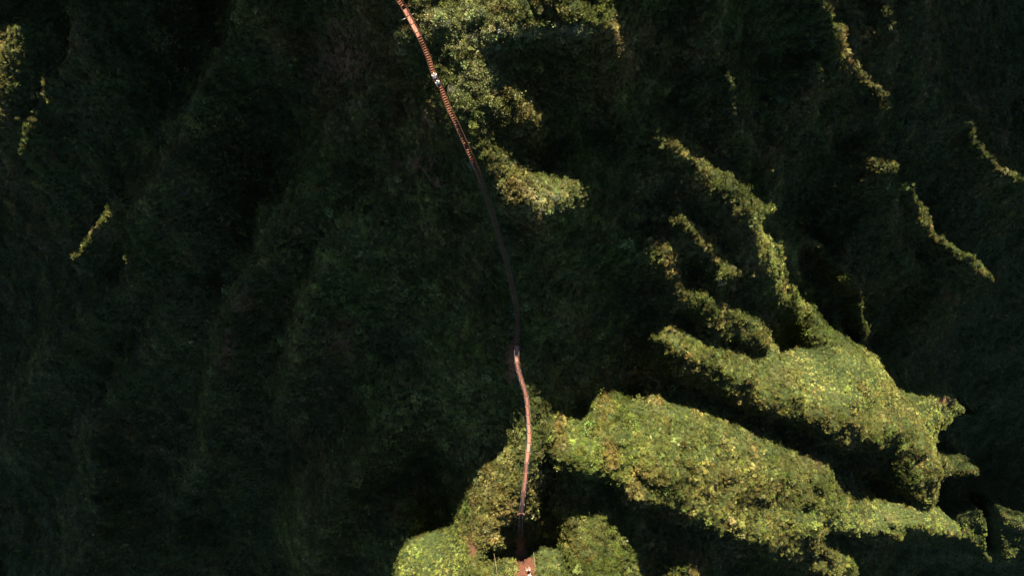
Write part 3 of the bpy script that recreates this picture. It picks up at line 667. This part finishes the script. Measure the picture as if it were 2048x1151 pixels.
SHRUBS = [
 (942, 331, .95, SIL, 'pale grey bush leaning over the rusty treads below the knoll'),
 (878, 22, .85, SIL, 'silvery shrub touching the right rail of the upper walkway'),
 (897, 48, .9, GREY, 'pale shrub just right of the upper walkway panels'),
 (848, 62, .7, OLV, 'small olive shrub between walkway end and pale shrubs'),
 (800, 66, .85, GRN, 'leafy shrub at the shaded left side of the upper walkway'),
 (1008, 12, 1.5, DGN, 'large dark shrub left of the black hollow on the knoll top'),
 (1078, 18, 1.4, OLV, 'rounded olive shrub right of the black hollow on the knoll top'),
 (1098, 26, 1.2, YEL, 'bright crown lowest of the shrubs right of the black hollow'),
 (1150, 12, 1.3, DGN, 'dark shrub on the knoll top near its right corner'),
 (1046, 6, 1.1, DGN, 'dark shrub at the picture top above the black hollow'),
 (970, 30, 1.1, GRN, 'green shrub left of the dark shrubs on the knoll top'),
 (1190, 40, 1.0, YEL, 'yellow green shrub on the right rim of the knoll'),
 (1035, 66, .9, SIL, 'whitest shrub on the lit front rim of the knoll'),
 (1085, 60, .9, GREY, 'pale shrub on the front rim below the olive crowns'),
 (1140, 60, .85, GREY, 'pale rounded shrub on the rim of the knoll toward its right'),
 (910, 128, .9, GRN, 'green shrub right of the treads above the two hikers'),
 (905, 178, 1.0, SIL, 'pale shrub right of the treads just below the two hikers'),
 (930, 195, .9, GREY, 'grey green shrub below the two hikers, second from the treads'),
 (938, 240, .9, GRN, 'green shrub right of the treads midway down the knoll'),
 (968, 305, .8, YEL, 'yellow green shrub right of the treads near the leaning grey bush'),
 (1150, 378, 1.0, GRN, 'dark leaved shrub at the right tip of the lit tongue'),
 (1110, 395, .9, GREY, 'pale shrub at the lower edge of the lit tongue'),
 (865, 150, .6, GRN, 'small shrub left of the treads beside the two hikers'),
 (1443, 562, 1.3, GREY, 'pale bush at the end of the thin sunlit spur'),
 (1476, 545, 1.1, OLV, 'olive bush right of the pale bush at the end of the thin spur'),
 (1455, 346, 1.0, YEL, 'bushy knob on the crest of the long sunlit spur'),
 (1396, 690, 1.3, YEL, 'bright green bush standing on the blunt end of the broad spur'),
 (1448, 740, 1.2, YEL, 'bright green bush below the broad spur crest, beside its brown slope'),
 (366, 384, 1.3, GREY, 'lone pale bush in the shade right of the thin lit left crest'),
 (668, 1030, 1.4, GRN, 'lone rounded bush in the shade on the lower left slope'),
 (1066, 772, .8, YEL, 'sunlit bush right of the walkway at the tip of the shadow'),
 (1075, 800, .9, GRN, 'leafy bush right of the walkway below the shadow tip'),
 (1078, 905, 1.0, OLV, 'brownish bush right of the walkway above the dark hollow'),
 (1072, 950, .8, YEL, 'yellow leaved bush between walkway and dark hollow'),
 (1222, 790, 1.1, GRN, 'green bush on the shadow edge of the big sunlit slope'),
 (1278, 806, .9, YEL, 'bright bush on the shadow edge near the first gully'),
 (1000, 1134, 1.5, GRN, 'green tree beside the thin rope left of the dirt path'),
 (968, 1142, 1.1, YEL, 'leafy bush left of the green tree at the picture bottom'),
 (1100, 1132, 1.2, YEL, 'bright bush right of the dirt path rope'),
 (1118, 1090, 1.0, YEL, 'bright bush at the left end of the lit clump below the dark hollow'),
 (1150, 1042, 1.1, OLV, 'sunlit bush standing highest out of the dark hollow'),
 (1206, 1034, .9, YEL, 'small sunlit bush right of the highest bush in the dark hollow'),
 (1170, 1105, 1.2, GRN, 'green bush in the middle of the lit clump below the dark hollow'),
 (1232, 1078, .9, OLV, 'small bush at the right side of the lit clump below the hollow'),
 (1601, 562, .9, YEL, 'tiny bright bush in the shade between two right spurs'),
]
SU = np.array([s[0] for s in SHRUBS], float); SV = np.array([s[1] for s in SHRUBS], float); SWp = at_px(SU, SV, .5)
for k, (u, v, r, c, lab) in enumerate(SHRUBS):
    x, y = SWp[k, 0], SWp[k, 1]; z = float(ground(x, y))
    root = empty('shrub', (x, y, z), lab, 'shrub'); root.rotation_euler = (0, 0, rng.uniform(0, 6.28)); root.scale = (r*.62, r*.62, r*rng.uniform(.55, .75)*(.6 if v < 75 and u > 920 else 1))
    cr = link(bpy.data.objects.new('crown', CROWNS[k % 6]), root); f = math.exp(rng.gauss(0, .1)); cr.color = (c[0]*f, c[1]*f, c[2]*f, 1); cr.location = (0, 0, .25)
    link(bpy.data.objects.new('trunk', TRUNKS[k % 3]), root)
# ================================================================== hikers
def plain(name, c, rough=.8):
    return paint_material(name, tuple(x*.85 for x in c), tuple(min(1, x*1.1) for x in c), 12, rough, 0, 0, spec=.2)
M_SKIN = plain('skin', (.42, .25, .17), .6)
def skin_body(name, V, E, Rr, mat, parent, sub=2):
    me = bpy.data.meshes.new(name); me.from_pydata([tuple(v) for v in V], E, []); me.update(); me.materials.append(mat)
    o = link(bpy.data.objects.new(name, me), parent)
    md = o.modifiers.new('skin', 'SKIN'); md.use_smooth_shade = True
    if not me.skin_vertices: me.attributes
    sv = me.skin_vertices[0].data
    for i, r in enumerate(Rr): sv[i].radius = (r, r) if not isinstance(r, tuple) else r
    sv[0].use_root = True
    s = o.modifiers.new('sub', 'SUBSURF'); s.levels = sub; s.render_levels = sub
    return o
def ellipsoid(name, c, r, mat, parent, seg=12):
    bm = bmesh.new(); bmesh.ops.create_uvsphere(bm, u_segments=seg, v_segments=seg-2, radius=1)
    bmesh.ops.scale(bm, vec=r, verts=bm.verts); bmesh.ops.translate(bm, vec=c, verts=bm.verts)
    me = bpy.data.meshes.new(name); bm.to_mesh(me); bm.free(); me.materials.append(mat)
    me.polygons.foreach_set('use_smooth', [True]*len(me.polygons)); return link(bpy.data.objects.new(name, me), parent)
def person(label, base, rz, lean, step, arm, shirt, legs, hair, pack=None, bare_legs=True):
    """faces +y; lean in metres of the shoulders ahead of the hips; step: right foot ahead; arm: (left, right) hand offsets"""
    root = empty('person', base, label, 'person'); root.rotation_euler = (0, 0, rz)
    W = Vector
    pel = W((0, 0, .93)); che = W((0, lean*.75, 1.28)); nec = W((0, lean*1.05, 1.47)); hea = W((0, lean*1.25+.03, 1.62)); top = W((0, lean*1.3+.03, 1.75))
    V = [pel, (pel+che)/2, che, nec, hea, top]; E = [(0, 1), (1, 2), (2, 3), (3, 4), (4, 5)]; Rr = [(.15, .12), (.14, .11), (.16, .115), .06, (.085, .10), (.07, .08)]
    hands = []
    for sg, (dx, dy, dz) in ((-1, arm[0]), (1, arm[1])):
        sh = che+W((sg*.19, .02, .12)); ha = sh+W((sg*abs(dx), dy, dz)); el = (sh+ha)/2+W((sg*.08, -.07, -.04))
        n = len(V); V += [sh, el, ha]; E += [(2, n), (n, n+1), (n+1, n+2)]; Rr += [.055, .042, .032]; hands.append((n, n+1, n+2, sg))
        d = (ha-el).normalized(); sd2 = d.cross(UPZ).normalized(); pm = ha+d*.07; m = len(V); V.append(pm); E.append((n+2, m)); Rr.append((.036, .018))
        for q, (off, ln) in enumerate(((-.03, .075), (-.01, .09), (.01, .085), (.03, .065))):
            k1 = len(V); V += [pm+sd2*off+d*ln*.55, pm+sd2*off+d*ln-UPZ*.025]; E += [(m, k1), (k1, k1+1)]; Rr += [.010, .008]
        k1 = len(V); V += [ha+d*.035+sd2*(-sg*.045), ha+d*.075+sd2*(-sg*.06)]; E += [(n+2, k1), (k1, k1+1)]; Rr += [.011, .009]
    feet = []
    for sg, fy, fz in ((-1, -step*.5, 0), (1, step*.5, abs(step)*.28)):
        hp = pel+W((sg*.10, 0, -.06)); ft = W((sg*.10, fy, .08+fz)); kn = (hp+ft)/2+W((0, .05+abs(step)*.18, .03)); toe = ft+W((0, .17, -.04))
        n = len(V); V += [hp, kn, ft, toe]; E += [(0, n), (n, n+1), (n+1, n+2), (n+2, n+3)]; Rr += [.095, .062, .045, .04]; feet.append((hp, kn, ft, toe))
    skin_body('body', V, E, Rr, M_SKIN, root)
    # clothes
    cv = [pel+UPZ*.02, (pel+che)/2, che, che+(nec-che)*.55]; ce = [(0, 1), (1, 2), (2, 3)]; cr_ = [(.175, .145), (.17, .14), (.19, .145), (.10, .09)]
    for (n, e, h_, sg) in hands:
        k = len(cv); cv += [V[n], V[n]+(V[e]-V[n])*.75]; ce += [(2, k), (k, k+1)]; cr_ += [.078, .066]
    skin_body('shirt', cv, ce, cr_, shirt, root)
    lv = [pel]; le = []; lr = [(.185, .15)]
    for (hp, kn, ft, toe) in feet:
        k = len(lv); end = kn+(ft-kn)*(.85 if not bare_legs else 0.05); lv += [hp, kn+(hp-kn)*.1, end]; le += [(0, k), (k, k+1), (k+1, k+2)]; lr += [.115, .082, .066]
    skin_body('shorts' if bare_legs else 'trousers', lv, le, lr, legs, root)
    for (hp, kn, ft, toe) in feet:
        skin_body('shoe', [ft-UPZ*.02, (ft+toe)/2-UPZ*.02, toe+W((0, .03, 0))], [(0, 1), (1, 2)], [.06, .055, .04], SHOE, root, 1)
    hd = ellipsoid('hair', hea+W((0, -.02, .045)), (.098, .112, .105), hair, root)
    for sg in (-1, 1): ellipsoid('ear', hea+W((sg*.095, 0, -.01)), (.015, .03, .035), M_SKIN, hd, 8)
    ellipsoid('nose', hea+W((0, .11, -.01)), (.015, .025, .025), M_SKIN, root, 8)
    for sg in (-1, 1): ellipsoid('eye', hea+W((sg*.035, .095, .012)), (.012, .008, .008), M_EYE, root, 8)
    ellipsoid('mouth', hea+W((0, .098, -.055)), (.028, .01, .008), M_LIP, root, 8)
    if pack:
        pk = box_mesh('backpack', .30, .17, .44, pack, .05); o = link(bpy.data.objects.new('backpack', pk), root); o.location = che+W((0, -.21, -.02)); o.rotation_euler = (-lean*1.2, 0, 0)
        for sg in (-1, 1):
            st = box_mesh('strap', .05, .24, .03, pack, .01); q = link(bpy.data.objects.new('strap', st), o); q.location = (sg*.1, .16, .2)
    return root
M_EYE = plain('eye_dark', (.02, .015, .012)); M_LIP = plain('lips', (.35, .14, .11)); SHOE = plain('white_shoe', (.6, .6, .58))
M_WHITE = plain('white_cloth', (.80, .81, .82)); M_PALEBLUE = plain('pale_blue_cloth', (.50, .58, .68)); M_BLACK = plain('black_cloth', (.02, .02, .024)); M_NAVY = plain('navy_cloth', (.05, .065, .10))
M_HAIRB = plain('brown_hair', (.06, .035, .02)); M_HAIRK = plain('black_hair', (.015, .012, .011)); M_GREYPACK = plain('slate_pack', (.10, .13, .18)); M_KHAKI = plain('tan_cloth', (.22, .15, .10))
def on_stairs(v): p, t, h, s = frame(arc(v)); return p+UPZ*.02, math.atan2(-(-h).x, (-h).y)
b1, r1_ = on_stairs(161); person('upper of two hikers on the treads, white shirt, leaning forward', b1, r1_, .30, .30, ((.10, .25, -.30), (.10, .25, -.30)), M_WHITE, M_NAVY, M_WHITE, None, False)
b2, r2_ = on_stairs(173); person('lower of two hikers on the treads, pale blue shirt and dark backpack', b2, r2_, .16, .30, ((.06, .22, -.32), (.06, .22, -.32)), M_PALEBLUE, M_NAVY, M_PALEBLUE, M_GREYPACK, False)
W_ = at_px(np.array([1057., 1059.]), np.array([1134., 1146.])); W_[:, 2] = ground(W_[:, 0], W_[:, 1])+.12
person('person in white shirt on the dirt path, reaching forward', Vector(W_[0]), .15, .34, .25, ((.22, .42, -.05), (.08, .15, -.40)), M_WHITE, M_KHAKI, M_HAIRB, None, True)
person('person in black top behind the white shirt at the picture bottom', Vector(W_[1]), -.1, .10, .25, ((.08, .18, -.45), (.08, .05, -.5)), M_BLACK, M_WHITE, M_HAIRK, None, True)
